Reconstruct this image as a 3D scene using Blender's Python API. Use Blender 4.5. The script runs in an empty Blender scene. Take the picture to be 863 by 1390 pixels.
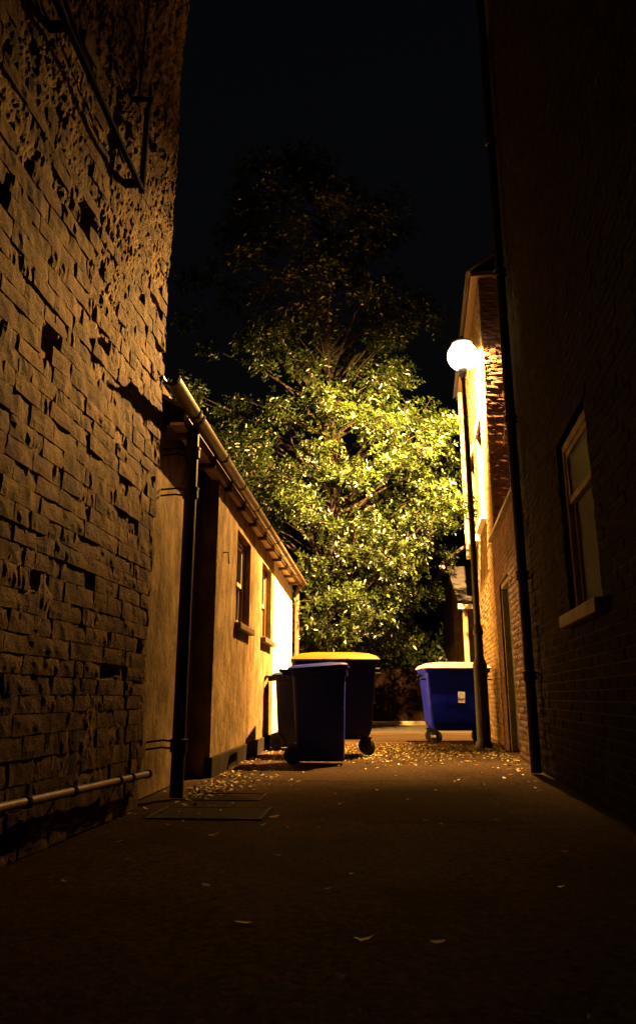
import bpy, math, random
import numpy as np
from mathutils import Vector, Matrix, noise

random.seed(7)
rng = np.random.default_rng(7)
SC = bpy.context.scene
COL = SC.collection
R = math.radians

# ------------------------------------------------------------------ camera
cam_d = bpy.data.cameras.new("camera")
cam = bpy.data.objects.new("camera", cam_d)
COL.objects.link(cam)
cam.location = (0.0, 0.0, 0.70)
cam.rotation_euler = (R(90 + 15.9), 0.0, 0.0)
cam_d.sensor_fit = 'VERTICAL'
cam_d.sensor_height = 36.0
cam_d.lens = 26.96
cam_d.shift_y = -0.0324
cam_d.clip_start = 0.05
cam_d.clip_end = 3000.0
SC.camera = cam

# ------------------------------------------------------------------ night sky
world = bpy.data.worlds.new("World")
SC.world = world
world.use_nodes = True
wn = world.node_tree
wbg = wn.nodes["Background"]
sky = wn.nodes.new("ShaderNodeTexSky")
sky.sky_type = 'NISHITA'
sky.sun_disc = False
sky.sun_elevation = R(-4.0)
sky.sun_rotation = R(200)
wn.links.new(sky.outputs[0], wbg.inputs[0])
wbg.inputs[1].default_value = 0.12

SC.view_settings.view_transform = 'Standard'
SC.view_settings.look = 'None'
SC.view_settings.exposure = 0.0
SC.view_settings.gamma = 1.0
SC.cycles.use_denoising = True
SC.cycles.sample_clamp_indirect = 4.0
SC.cycles.max_bounces = 6
SC.cycles.diffuse_bounces = 2
SC.cycles.glossy_bounces = 3
SC.cycles.transparent_max_bounces = 8

# the one lit lamp of the place: its globe is built with the lamp post below
LAMP = Vector((2.41, 11.76, 6.24))
LAMP_POWER = 27000.0
LAMP_COLOUR = (1.0, 0.54, 0.145)
HOOD = (-0.10, 0.22, 1.0, 0.01)
FORWARD = (-0.45, 0.25, 0.9, 1.9)
BACK = (0.90, 0.99, 1.0, 0.11)
LOW = (0.95, 0.998, 1.0, 0.16)
SIDE = (0.92, 0.985, 1.0, 0.40)
DOWN = (0.80, 0.98, 1.0, 0.42)
UP = (0.02, 0.50, 1.0, 0.025)
WEST = (0.70, 0.93, 1.0, 0.22)
RIGHT_DIM = (0.60, 0.76, 1.0, 0.012)  # added dimming towards the right wall, not a part of the lantern


# ================================================================== materials
def mat(name, c1, c2=None, scale=4.0, rough=0.8, bump=0.0, bump_scale=40.0, spec=0.3,
        detail=6.0, grime=None, grime_scale=1.2, grime_amt=0.5, stretch=(1, 1, 1), metallic=0.0,
        objvar=0.0, bump2=0.0, bump2_scale=8.0, sharp=(0.35, 0.65)):
    m = bpy.data.materials.new(name)
    m.use_nodes = True
    nt = m.node_tree
    N, L = nt.nodes, nt.links
    b = N["Principled BSDF"]
    b.inputs["Roughness"].default_value = rough
    b.inputs["Metallic"].default_value = metallic
    b.inputs["Specular IOR Level"].default_value = spec
    geo = N.new("ShaderNodeNewGeometry")
    mp = N.new("ShaderNodeMapping")
    mp.inputs["Scale"].default_value = stretch
    L.new(geo.outputs["Position"], mp.inputs[0])

    def nz(s, d=6.0, r=0.6):
        n = N.new("ShaderNodeTexNoise")
        n.inputs["Scale"].default_value = s
        n.inputs["Detail"].default_value = d
        n.inputs["Roughness"].default_value = r
        L.new(mp.outputs[0], n.inputs["Vector"])
        return n
    c2 = c2 or c1
    n1 = nz(scale, detail)
    rp = N.new("ShaderNodeValToRGB")
    rp.color_ramp.elements[0].position = sharp[0]
    rp.color_ramp.elements[1].position = sharp[1]
    rp.color_ramp.elements[0].color = (*c1, 1)
    rp.color_ramp.elements[1].color = (*c2, 1)
    L.new(n1.outputs[0], rp.inputs[0])
    out = rp.outputs[0]
    if grime:
        n2 = nz(grime_scale, 8.0, 0.65)
        r2 = N.new("ShaderNodeValToRGB")
        r2.color_ramp.elements[0].position = 0.48
        r2.color_ramp.elements[1].position = 0.66
        r2.color_ramp.elements[1].color = (grime_amt,) * 3 + (1,)
        r2.color_ramp.elements[0].color = (0, 0, 0, 1)
        L.new(n2.outputs[0], r2.inputs[0])
        mx = N.new("ShaderNodeMix")
        mx.data_type = 'RGBA'
        L.new(r2.outputs[0], mx.inputs[0])
        L.new(out, mx.inputs[6])
        mx.inputs[7].default_value = (*grime, 1)
        out = mx.outputs[2]
    if objvar:
        oi = N.new("ShaderNodeObjectInfo")
        mr = N.new("ShaderNodeMapRange")
        mr.inputs[3].default_value = 1 - objvar
        mr.inputs[4].default_value = 1 + objvar * 0.6
        L.new(oi.outputs["Random"], mr.inputs[0])
        hs = N.new("ShaderNodeHueSaturation")
        L.new(mr.outputs[0], hs.inputs["Value"])
        L.new(out, hs.inputs["Color"])
        out = hs.outputs[0]
    L.new(out, b.inputs["Base Color"])
    prev = None
    for amt, s in ((bump2, bump2_scale), (bump, bump_scale)):
        if amt:
            nb = nz(s, 6.0, 0.7)
            bp = N.new("ShaderNodeBump")
            bp.inputs["Strength"].default_value = 1.0
            bp.inputs["Distance"].default_value = amt
            L.new(nb.outputs[0], bp.inputs["Height"])
            if prev:
                L.new(prev.outputs[0], bp.inputs["Normal"])
            prev = bp
    if prev:
        L.new(prev.outputs[0], b.inputs["Normal"])
    return m


M = {}
M['old_brick'] = mat("limewashed_brick", (0.40, 0.25, 0.11), (0.16, 0.072, 0.03), 6, 0.9, 0.030, 75, grime=(0.05, 0.03, 0.02),
                     grime_scale=2.2, grime_amt=0.6, bump2=0.05, bump2_scale=22, objvar=0.3)
M['old_render'] = mat("flaking_limewash", (0.54, 0.37, 0.17), (0.22, 0.105, 0.044), 5, 0.92, 0.030, 75, grime=(0.06, 0.035, 0.02),
                      grime_scale=2.6, grime_amt=0.8, bump2=0.06, bump2_scale=18, stretch=(1, 1, 0.6))
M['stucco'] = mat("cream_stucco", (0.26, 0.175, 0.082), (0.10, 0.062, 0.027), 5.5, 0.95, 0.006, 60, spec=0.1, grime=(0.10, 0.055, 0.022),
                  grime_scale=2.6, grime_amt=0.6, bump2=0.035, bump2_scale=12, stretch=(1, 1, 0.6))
M['lit_stucco'] = mat("lamplit_pale_stucco", (0.72, 0.66, 0.55), (0.58, 0.50, 0.38), 3.0, 0.85, 0.004, 60, bump2=0.014, bump2_scale=7)  # paler stucco: the lamp's bright patch on the wall end is put into the colour
M['plinth'] = mat("dark_plinth", (0.035, 0.026, 0.02), (0.02, 0.015, 0.012), 6, 0.95, 0.01, 30, spec=0.03)
M['red_brick'] = mat("soot_red_brick", (0.19, 0.085, 0.045), (0.11, 0.05, 0.03), 9, 0.85, 0.006, 80, grime=(0.03, 0.02, 0.015),
                     grime_scale=3, grime_amt=0.6, objvar=0.35, bump2=0.008, bump2_scale=25)
M['yellow_brick'] = mat("yellow_stock_brick", (0.30, 0.19, 0.06), (0.17, 0.085, 0.03), 9, 0.85, 0.006, 80, grime=(0.1, 0.06, 0.03),
                        grime_scale=3, grime_amt=0.5, objvar=0.3, bump2=0.008, bump2_scale=25)
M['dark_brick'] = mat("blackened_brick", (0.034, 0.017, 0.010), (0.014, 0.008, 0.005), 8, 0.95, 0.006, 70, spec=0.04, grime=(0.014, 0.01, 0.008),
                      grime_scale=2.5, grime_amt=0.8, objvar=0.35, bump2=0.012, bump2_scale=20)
M['mortar'] = mat("old_mortar", (0.13, 0.095, 0.06), (0.08, 0.055, 0.035), 12, 0.95, 0.006, 60)
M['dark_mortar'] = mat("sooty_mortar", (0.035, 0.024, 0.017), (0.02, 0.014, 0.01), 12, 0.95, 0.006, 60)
M['stone'] = mat("weathered_stone", (0.20, 0.15, 0.09), (0.11, 0.08, 0.05), 7, 0.85, 0.004, 50)
M['asphalt'] = mat("worn_asphalt", (0.135, 0.070, 0.028), (0.040, 0.022, 0.009), 36, 0.85, 0.06, 60, spec=0.06,
                   grime=(0.02, 0.014, 0.009), grime_scale=0.9, grime_amt=0.7, bump2=0.02, bump2_scale=6, detail=10)
M['asphalt_new'] = mat("dark_repair_asphalt", (0.085, 0.045, 0.019), (0.035, 0.02, 0.009), 42, 0.85, 0.025, 75, spec=0.05, bump2=0.02, bump2_scale=9)
M['asphalt_shade'] = mat("shade_dark_asphalt", (0.034, 0.020, 0.010), (0.014, 0.009, 0.005), 30, 0.9, 0.025, 75, spec=0.04)  # asphalt darkened so that shade is painted into the ground
M['road'] = mat("old_concrete", (0.032, 0.022, 0.012), (0.016, 0.011, 0.006), 2, 0.9, 0.005, 60, grime=(0.03, 0.02, 0.012), grime_scale=0.8)
M['black_paint'] = mat("black_gloss_paint", (0.010, 0.008, 0.007), (0.015, 0.012, 0.01), 12, 0.6, 0.002, 60, spec=0.25)
M['iron'] = mat("rusted_iron", (0.022, 0.014, 0.01), (0.012, 0.009, 0.008), 20, 0.9, 0.003, 90, spec=0.08)
M['brown_plastic'] = mat("brown_weathered_gutter", (0.12, 0.07, 0.04), (0.08, 0.045, 0.025), 9, 0.4, 0.001, 80, spec=0.5)
M['pale_pipe'] = mat("pale_painted_pipe", (0.34, 0.22, 0.13), (0.22, 0.14, 0.08), 14, 0.45, 0.002, 80, spec=0.5)
M['pale_board'] = mat("pale_painted_board", (0.55, 0.42, 0.27), (0.42, 0.30, 0.18), 10, 0.6, 0.002, 50)
M['brown_wood'] = mat("brown_stained_wood", (0.11, 0.06, 0.032), (0.07, 0.04, 0.02), 10, 0.55, 0.002, 60, stretch=(1, 1, .2))
M['green_paint'] = mat("green_door_paint", (0.03, 0.085, 0.03), (0.02, 0.06, 0.022), 6, 0.4, 0.002, 50, spec=0.5)
M['white_wood'] = mat("old_white_sash_paint", (0.26, 0.215, 0.13), (0.16, 0.125, 0.07), 10, 0.8, 0.002, 60)
M['white_sill'] = mat("bright_white_sill_paint", (0.80, 0.78, 0.72), (0.7, 0.66, 0.58), 10, 0.5, 0.001, 60)
M['slate'] = mat("roof_slate", (0.05, 0.045, 0.045), (0.03, 0.027, 0.028), 6, 0.6, 0.003, 40, objvar=.2)
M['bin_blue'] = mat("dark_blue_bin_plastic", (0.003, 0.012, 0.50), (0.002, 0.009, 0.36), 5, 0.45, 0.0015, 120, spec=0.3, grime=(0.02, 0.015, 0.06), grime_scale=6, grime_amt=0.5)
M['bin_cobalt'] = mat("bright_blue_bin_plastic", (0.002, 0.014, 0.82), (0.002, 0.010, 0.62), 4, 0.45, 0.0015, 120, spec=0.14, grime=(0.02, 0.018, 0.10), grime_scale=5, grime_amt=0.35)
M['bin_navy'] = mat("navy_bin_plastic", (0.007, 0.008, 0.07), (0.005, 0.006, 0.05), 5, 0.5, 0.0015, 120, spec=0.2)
M['lid_yellow'] = mat("yellow_bin_lid", (0.24, 0.15, 0.002), (0.20, 0.12, 0.002), 4, 0.5, 0.001, 100, spec=0.1)
M['lid_pale'] = mat("pale_yellow_bin_lid", (0.86, 0.80, 0.66), (0.78, 0.70, 0.50), 4, 0.4, 0.001, 100, spec=0.5)
M['rubber'] = mat("black_rubber", (0.012, 0.012, 0.012), (0.02, 0.018, 0.016), 14, 0.7, 0.002, 90)
M['zinc'] = mat("zinc_plate", (0.30, 0.29, 0.27), (0.2, 0.19, 0.17), 14, 0.45, 0.001, 90, metallic=0.8)
M['sticker'] = mat("white_paper_sticker", (0.85, 0.83, 0.80), (0.78, 0.76, 0.72), 20, 0.6)
M['ink'] = mat("grey_print", (0.38, 0.35, 0.34), (0.32, 0.30, 0.30), 30, 0.6)
M['leaf'] = mat("glossy_green_leaf", (0.021, 0.036, 0.003), (0.004, 0.008, 0.001), 1.3, 0.38, 0.0, 1, spec=0.36)
M['hedge'] = mat("dark_hedge_leaf", (0.03, 0.045, 0.012), (0.018, 0.03, 0.008), 3, 0.5, 0, 1, spec=0.4)
M['bark'] = mat("tree_bark", (0.035, 0.023, 0.013), (0.02, 0.012, 0.008), 14, 0.9, 0.02, 22, stretch=(1, 1, .25))
M['dry_leaf'] = mat("dry_leaf", (0.42, 0.26, 0.09), (0.20, 0.10, 0.03), 9, 0.5, 0, 1, spec=0.5, objvar=0.4)
M['litter'] = mat("yellow_leaf_litter", (0.36, 0.27, 0.05), (0.10, 0.07, 0.02), 14, 0.6, 0, 1, spec=0.4)
M['cover'] = mat("cast_iron_cover", (0.055, 0.034, 0.019), (0.028, 0.018, 0.011), 14, 0.85, 0.003, 70)


def glass_mat(name, col, rough, bump, scale, spec=0.8):
    m = mat(name, col, tuple(c * .8 for c in col), 3, rough, bump, scale, spec=spec)
    return m


M['pane'] = glass_mat("dark_window_glass", (0.010, 0.009, 0.008), 0.12, 0.002, 6)
M['obscure'] = glass_mat("rippled_obscure_glass", (0.020, 0.018, 0.007), 0.20, 0.03, 60, 0.8)


def glow_mat():
    """blazing clear globe: light from the burner inside passes through it"""
    m = bpy.data.materials.new("lit_lamp_globe")
    m.use_nodes = True
    nt = m.node_tree
    N, L = nt.nodes, nt.links
    for n in list(N):
        N.remove(n)
    out = N.new("ShaderNodeOutputMaterial")
    em = N.new("ShaderNodeEmission")
    em.inputs[0].default_value = (1.0, 0.80, 0.52, 1)
    em.inputs[1].default_value = 7.0
    tr = N.new("ShaderNodeBsdfTransparent")
    ad = N.new("ShaderNodeAddShader")
    L.new(em.outputs[0], ad.inputs[0])
    L.new(tr.outputs[0], ad.inputs[1])
    L.new(ad.outputs[0], out.inputs[0])
    return m


def burner_light():
    """the street lamp's own light, with an uneven spread shaped by hand:
    cut off above, thrown up the lane, dimmed by added factors towards the alley mouth"""
    ld = bpy.data.lights.new("burner", 'POINT')
    ld.energy = LAMP_POWER
    ld.shadow_soft_size = 0.05
    ld.color = LAMP_COLOUR
    ld.use_nodes = True
    nt = ld.node_tree
    N, L = nt.nodes, nt.links
    em = N["Emission"]
    tc = N.new("ShaderNodeTexCoord")

    def dot(v):
        d = N.new("ShaderNodeVectorMath")
        d.operation = 'DOT_PRODUCT'
        d.inputs[1].default_value = Vector(v).normalized()
        L.new(tc.outputs["Normal"], d.inputs[0])
        return d.outputs["Value"]

    def ramp(v, a, b, ya, yb):
        m = N.new("ShaderNodeMapRange")
        m.interpolation_type = 'SMOOTHSTEP'
        for k, q in enumerate((a, b, ya, yb)):
            m.inputs[k + 1].default_value = q
        L.new(v, m.inputs[0])
        return m.outputs[0]

    def mul(a, b):
        m = N.new("ShaderNodeMath")
        m.operation = 'MULTIPLY'
        L.new(a, m.inputs[0])
        L.new(b, m.inputs[1])
        return m.outputs[0]
    hood = ramp(dot((0.0, -0.40, 0.92)), *HOOD)
    fwd = ramp(dot((-0.25, 1.0, 0.0)), *FORWARD)
    back = ramp(dot((-0.08, -0.75, -0.65)), *BACK)
    plate = ramp(dot((0.35, -0.94, 0.0)), *RIGHT_DIM)  # made-up plate, only dims the lamp towards the near right wall
    side = ramp(dot((-0.55, -0.50, -0.65)), *SIDE)
    down = ramp(dot((0.0, -0.1, -1.0)), *DOWN)
    low = ramp(dot((-0.25, -0.75, -0.60)), *LOW)
    west = ramp(dot((-1.0, 0.25, 0.0)), *WEST)
    up = ramp(dot((0.0, 0.0, 1.0)), *UP)
    L.new(mul(mul(mul(mul(mul(mul(hood, fwd), back), plate), side), down), mul(mul(up, west), low)), em.inputs["Strength"])
    o = bpy.data.objects.new("burner", ld)
    COL.objects.link(o)
    return o


M['glow'] = glow_mat()


# ================================================================== helpers
class MB:
    def __init__(self):
        self.v = []
        self.f = []

    def add(self, vs, fs):
        n = len(self.v)
        self.v += [tuple(p) for p in vs]
        self.f += [tuple(i + n for i in f) for f in fs]
        return self

    def box(self, x0, x1, y0, y1, z0, z1, T=None, taper=0.0):
        tx, ty = taper * (x1 - x0), taper * (y1 - y0)
        vs = [(x0, y0, z0), (x1, y0, z0), (x1, y1, z0), (x0, y1, z0),
              (x0 + tx, y0 + ty, z1), (x1 - tx, y0 + ty, z1), (x1 - tx, y1 - ty, z1), (x0 + tx, y1 - ty, z1)]
        if T is not None:
            vs = [T @ Vector(p) for p in vs]
        return self.add(vs, [(0, 3, 2, 1), (4, 5, 6, 7), (0, 1, 5, 4), (1, 2, 6, 5), (2, 3, 7, 6), (3, 0, 4, 7)])

    def tube(self, pts, r, seg=10, caps=True):
        pts = [Vector(p) for p in pts]
        rs = r if isinstance(r, (list, tuple)) else [r] * len(pts)
        base = len(self.v)
        prev = None
        for i, p in enumerate(pts):
            if i == 0:
                t = pts[1] - p
            elif i == len(pts) - 1:
                t = p - pts[i - 1]
            else:
                t = (pts[i + 1] - p).normalized() + (p - pts[i - 1]).normalized()
            t = t.normalized() if t.length > 1e-9 else Vector((0, 0, 1))
            if prev is None:
                a = Vector((0, 0, 1)) if abs(t.z) < 0.9 else Vector((1, 0, 0))
                u = t.cross(a).normalized()
            else:
                u = (prev - t * prev.dot(t)).normalized()
            prev = u
            w = t.cross(u)
            for k in range(seg):
                an = 2 * math.pi * k / seg
                self.v.append(tuple(p + (u * math.cos(an) + w * math.sin(an)) * rs[i]))
        for i in range(len(pts) - 1):
            for k in range(seg):
                a = base + i * seg + k
                b = base + i * seg + (k + 1) % seg
                self.f.append((a, b, b + seg, a + seg))
        if caps:
            self.f.append(tuple(base + k for k in range(seg))[::-1])
            n = base + (len(pts) - 1) * seg
            self.f.append(tuple(n + k for k in range(seg)))
        return self

    def lathe(self, prof, c=(0, 0, 0), seg=20):
        base = len(self.v)
        for r, z in prof:
            for k in range(seg):
                a = 2 * math.pi * k / seg
                self.v.append((c[0] + r * math.cos(a), c[1] + r * math.sin(a), c[2] + z))
        for i in range(len(prof) - 1):
            for k in range(seg):
                a = base + i * seg + k
                b = base + i * seg + (k + 1) % seg
                self.f.append((a, b, b + seg, a + seg))
        self.f.append(tuple(base + k for k in range(seg))[::-1])
        n = base + (len(prof) - 1) * seg
        self.f.append(tuple(n + k for k in range(seg)))
        return self

    def loft(self, secs, seg=6, caps=True):
        """secs: (z, half x, half y, centre x, centre y, corner radius) rounded rectangles"""
        base = len(self.v)
        n = 4 * seg
        for z, hx, hy, cx, cy, r in secs:
            for q, (sx, sy) in enumerate(((1, 1), (-1, 1), (-1, -1), (1, -1))):
                for k in range(seg):
                    a = math.pi / 2 * (q + k / (seg - 1))
                    self.v.append((cx + sx * (hx - r) + r * math.cos(a), cy + sy * (hy - r) + r * math.sin(a),
                                   z(cx + sx * hx) if callable(z) else z))
        for i in range(len(secs) - 1):
            for k in range(n):
                a = base + i * n + k
                b = base + i * n + (k + 1) % n
                self.f.append((a, b, b + n, a + n))
        if caps:
            self.f.append(tuple(base + k for k in range(n))[::-1])
            m = base + (len(secs) - 1) * n
            self.f.append(tuple(m + k for k in range(n)))
        return self

    def mesh(self, name):
        me = bpy.data.meshes.new(name)
        me.from_pydata(self.v, [], self.f)
        me.validate()
        me.update()
        return me

    def build(self, name, m, parent=None, smooth=False, bevel=0.0, **kw):
        me = self.mesh(name)
        me.materials.append(m)
        o = link(name, me, parent, **kw)
        if smooth:
            for p in me.polygons:
                p.use_smooth = True
            try:
                me.set_sharp_from_angle(angle=R(38))
            except Exception:
                pass
        if bevel:
            b = o.modifiers.new("bevel", 'BEVEL')
            b.width = bevel
            b.segments = 2
            b.limit_method = 'ANGLE'
        return o


def link(name, me, parent=None, label=None, cat=None, group=None, kind=None):
    o = bpy.data.objects.new(name, me)
    COL.objects.link(o)
    if parent:
        o.parent = parent
    tag(o, label, cat, group, kind)
    return o


def tag(o, label=None, cat=None, group=None, kind=None):
    for k, v in (('label', label), ('category', cat), ('group', group), ('kind', kind)):
        if v:
            o[k] = v
    return o


def thing(name, label, cat, loc=(0, 0, 0), rz=0.0, group=None):
    o = bpy.data.objects.new(name, None)
    o.empty_display_size = 0.2
    COL.objects.link(o)
    o.location = loc
    o.rotation_euler = (0, 0, rz)
    return tag(o, label, cat, group)


class Fr:
    """local frame of a wall: s runs along the wall, z up, d outward from its face"""

    def __init__(self, x0, y0, slope, side):
        a = math.atan(slope)
        self.o = Vector((x0, y0, 0))
        self.u = Vector((math.sin(a), math.cos(a), 0))
        self.n = Vector((math.cos(a), -math.sin(a), 0)) if side == 'L' else Vector((-math.cos(a), math.sin(a), 0))
        self.side = side
        self.ca = math.cos(a)

    def s(self, Y):
        return (Y - self.o.y) / self.ca

    def p(self, s, z, d=0.0):
        v = self.o + self.u * s + self.n * d
        return Vector((v.x, v.y, z))

    def box(self, mb, s0, s1, z0, z1, d0, d1):
        T = self.T()
        return mb.box(s0, s1, d0, d1, z0, z1, T)

    def T(self):
        m = Matrix.Identity(4)
        for i in range(3):
            m[i][0] = self.u[i]
            m[i][1] = self.n[i]
            m[i][3] = self.o[i]
        return m

    def brick_matrix(self, s, z, d, sx=1, sz=1, tilt=0.0, yaw=0.0):
        ex = self.u if self.side != 'L' else -self.u
        m = Matrix.Identity(4)
        for i in range(3):
            m[i][0] = ex[i]
            m[i][1] = self.n[i]
        m = Matrix.Translation(self.p(s, z, d)) @ m @ Matrix.Rotation(tilt, 4, 'Y') @ Matrix.Rotation(yaw, 4, 'Z')
        return m @ Matrix.Diagonal((sx, 1, sz, 1))


class FrFace(Fr):
    """a wall that faces the camera: s runs to +X from a corner"""

    def __init__(self, x0, y0, slope):
        a = math.atan(slope)
        self.o = Vector((x0, y0, 0))
        self.u = Vector((math.cos(a), math.sin(a) * -1, 0))
        self.n = Vector((-math.sin(a), -math.cos(a), 0))
        self.side = 'L'
        self.ca = math.cos(a)


def brick_layout(s0, s1, z0, z1, L, H, j, bond=0.5, jit=0.0, holes=(), varied=False):
    """running bond clipped to the region and to its holes: list of (sa, sb, za, zb)"""
    out = []
    k = 0
    z = z0
    while z < z1 - 0.02:
        h = H * (1 + random.uniform(-jit, jit) * 0.5)
        zb = min(z + h, z1)
        s = s0 - (L * bond if k % 2 else 0) - (random.random() * L if varied else 0)
        while s < s1 - 0.01:
            ln = L * (random.choice((0.5, 0.75, 1, 1, 1.15)) if varied else 1) * (1 + random.uniform(-jit, jit) * 0.5)
            a, b = max(s, s0), min(s + ln - j, s1)
            s += ln
            if b - a < 0.03:
                continue
            segs = [(a, b)]
            zc = (z + zb) / 2
            for ha, hb, hz0, hz1 in holes:
                if hz0 < zc < hz1:
                    ns = []
                    for p, q in segs:
                        if q <= ha or p >= hb:
                            ns.append((p, q))
                        else:
                            if ha - p > 0.03:
                                ns.append((p, ha - 0.004))
                            if q - hb > 0.03:
                                ns.append((hb + 0.004, q))
                    segs = ns
            out += [(p, q, z, zb - j) for p, q in segs]
        z = zb
        k += 1
    return out


def brick_variants(n, L, H, depth, rough, name, m, nx=4, nz=3, edge_drop=0.9):
    """a few uneven brick meshes centred on the origin, face towards +Y; shared by every brick"""
    out = []
    for v in range(n):
        mb = MB()
        off = Vector((v * 7.3, v * 3.1, 1.7))
        front = []
        for iz in range(nz + 1):
            for ix in range(nx + 1):
                x = (ix / nx - 0.5) * L
                z = (iz / nz - 0.5) * H
                edge = 1.0 if ix in (0, nx) or iz in (0, nz) else 0.0
                nv = noise.noise(Vector((x * 9, z * 9, 0)) + off)
                nv2 = noise.noise(Vector((x * 25, z * 25, 4)) + off)
                y = rough * (nv * 1.0 + nv2 * 0.6) - edge * rough * edge_drop * (1 + nv2)
                dx = rough * 0.5 * noise.noise(off + Vector((x * 12, z * 12, 9))) if edge else 0
                front.append((x + dx, y, z + dx * 0.8))
        nb = len(front)
        idx = lambda ix, iz: iz * (nx + 1) + ix
        fs = []
        for iz in range(nz):
            for ix in range(nx):
                fs.append((idx(ix, iz), idx(ix, iz + 1), idx(ix + 1, iz + 1), idx(ix + 1, iz)))
        ring = [idx(i, 0) for i in range(nx)] + [idx(nx, i) for i in range(nz)] + \
               [idx(i, nz) for i in range(nx, 0, -1)] + [idx(0, i) for i in range(nz, 0, -1)]
        vs = front + [(front[i][0], -depth, front[i][2]) for i in ring]
        for i in range(len(ring)):
            a, b = ring[i], ring[(i + 1) % len(ring)]
            fs.append((a, b, nb + (i + 1) % len(ring), nb + i))
        mb.add(vs, fs)
        me = mb.mesh(name)
        me.materials.append(m)
        for p in me.polygons:
            p.use_smooth = False
        out.append(me)
    return out


CAMP = Vector((0, 0, 0.7))


def place_bricks(fr, lay, variants, L, H, parent, limit, score, name='brick', djit=0.004, tilt=0.0, m=None, base_d=0.0, skip=None):
    """the `limit` bricks that show largest become objects sharing meshes, the rest one mesh of stuff"""
    items = []
    for a, b, z0, z1 in lay:
        c = fr.p((a + b) / 2, (z0 + z1) / 2)
        items.append((score(c), a, b, z0, z1))
    items.sort(key=lambda t: -t[0])
    rest = MB()
    np_v, np_f, base = [], [], 0
    T0 = fr
    for i, (sc, a, b, z0, z1) in enumerate(items):
        if skip and skip((a + b) / 2, (z0 + z1) / 2):
            continue
        me = variants[random.randrange(len(variants))]
        Mx = fr.brick_matrix((a + b) / 2, (z0 + z1) / 2, base_d + random.uniform(-djit, djit), (b - a) / L, (z1 - z0) / H,
                             random.uniform(-tilt, tilt), random.uniform(-tilt, tilt))
        if i < limit and sc > -1e8:
            o = bpy.data.objects.new(name, me)
            COL.objects.link(o)
            o.parent = parent
            o.matrix_local = parent.matrix_world.inverted() @ Mx if parent.matrix_world != Matrix.Identity(4) else Mx
        else:
            vs = [Mx @ v.co for v in me.vertices]
            rest.add(vs, [tuple(p.vertices) for p in me.polygons])
    if rest.v:
        rest.build('brickwork', m, parent, kind='stuff')


# ================================================================== ground
def ground_sheet():
    mb = MB()
    xs = np.concatenate([[-400, -60, -12], np.linspace(-3, 4, 57), [12, 60, 400]])
    ys = np.concatenate([[-60, -8, -1], np.linspace(0.6, 18, 130), [26, 60, 200, 900]])
    vs = []
    for y in ys:
        for x in xs:
            z = 0.012 * noise.noise(Vector((x * 0.9, y * 0.9, 0))) + 0.005 * noise.noise(Vector((x * 4, y * 4, 2)))
            if abs(x) > 6 or y > 16.5 or y < 0:
                z = 0
            vs.append((x, y, z - 0.012))
    n = len(xs)
    fs = [(j * n + i, j * n + i + 1, (j + 1) * n + i + 1, (j + 1) * n + i) for j in range(len(ys) - 1) for i in range(n - 1)]
    mb.add(vs, fs)
    return mb.build('ground', M['asphalt'], kind='structure', smooth=True)


ground_sheet()


def gz(x, y):
    return 0.012 * noise.noise(Vector((x * 0.9, y * 0.9, 0))) + 0.005 * noise.noise(Vector((x * 4, y * 4, 2))) - 0.012


def patch(name, cx, cy, w, h, m, seed):
    """an irregular tarmac patch following the lie of the ground, a few millimetres proud"""
    rnd = random.Random(seed)
    nx, ny = 26, 26
    vs = []
    for j in range(ny + 1):
        for i in range(nx + 1):
            u, v = i / nx * 2 - 1, j / ny * 2 - 1
            e = 1 + 0.05 * noise.noise(Vector((u * 3, v * 3, seed)))
            x, y = cx + u * w / 2 * e + 0.015 * noise.noise(Vector((v * 9, u * 9, seed + 3))), cy + v * h / 2 * e
            edge = max(abs(u), abs(v)) > 0.99
            vs.append((x, y, gz(x, y) + (-0.012 if edge else 0.006)))
    n = nx + 1
    fs = [(j * n + i, j * n + i + 1, (j + 1) * n + i + 1, (j + 1) * n + i) for j in range(ny) for i in range(nx)]
    MB().add(vs, fs).build(name, m, kind='structure', smooth=True)


patch('asphalt_patch', 0.75, 5.6, 1.0, 1.5, M['asphalt_new'], 1)
patch('asphalt_patch', 0.1, 7.6, 1.5, 0.7, M['asphalt_new'], 2)
patch('asphalt_patch', 1.0, 14.7, 4.4, 2.6, M['asphalt_shade'], 4)  # dark sheet painting shade over the lamplit ground beyond the bins
mb = MB()
mb.box(-14, 14, 16.2, 20.6, -0.1, 0.012)
mb.build('road', M['road'], kind='structure')
mb = MB()
mb.box(-14, 3.4, 20.6, 20.75, -0.1, 0.11)
mb.build('kerb', M['stone'], kind='structure', bevel=0.015)

# ================================================================== left: old brick building
FL = Fr(-1.72, 0.0, 0.10, 'L')
brick_building = thing('brick_building', 'tall old building with a rough flaking limewashed brick wall, lit along its far corner', 'building')
S0, S1 = FL.s(-3.0), FL.s(5.45)
mb = MB()
FL.box(mb, S0, S1 - 0.02, 0, 11.0, -6.0, -0.085)
mb.build('wall_core', M['dark_mortar'], brick_building)


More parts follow.
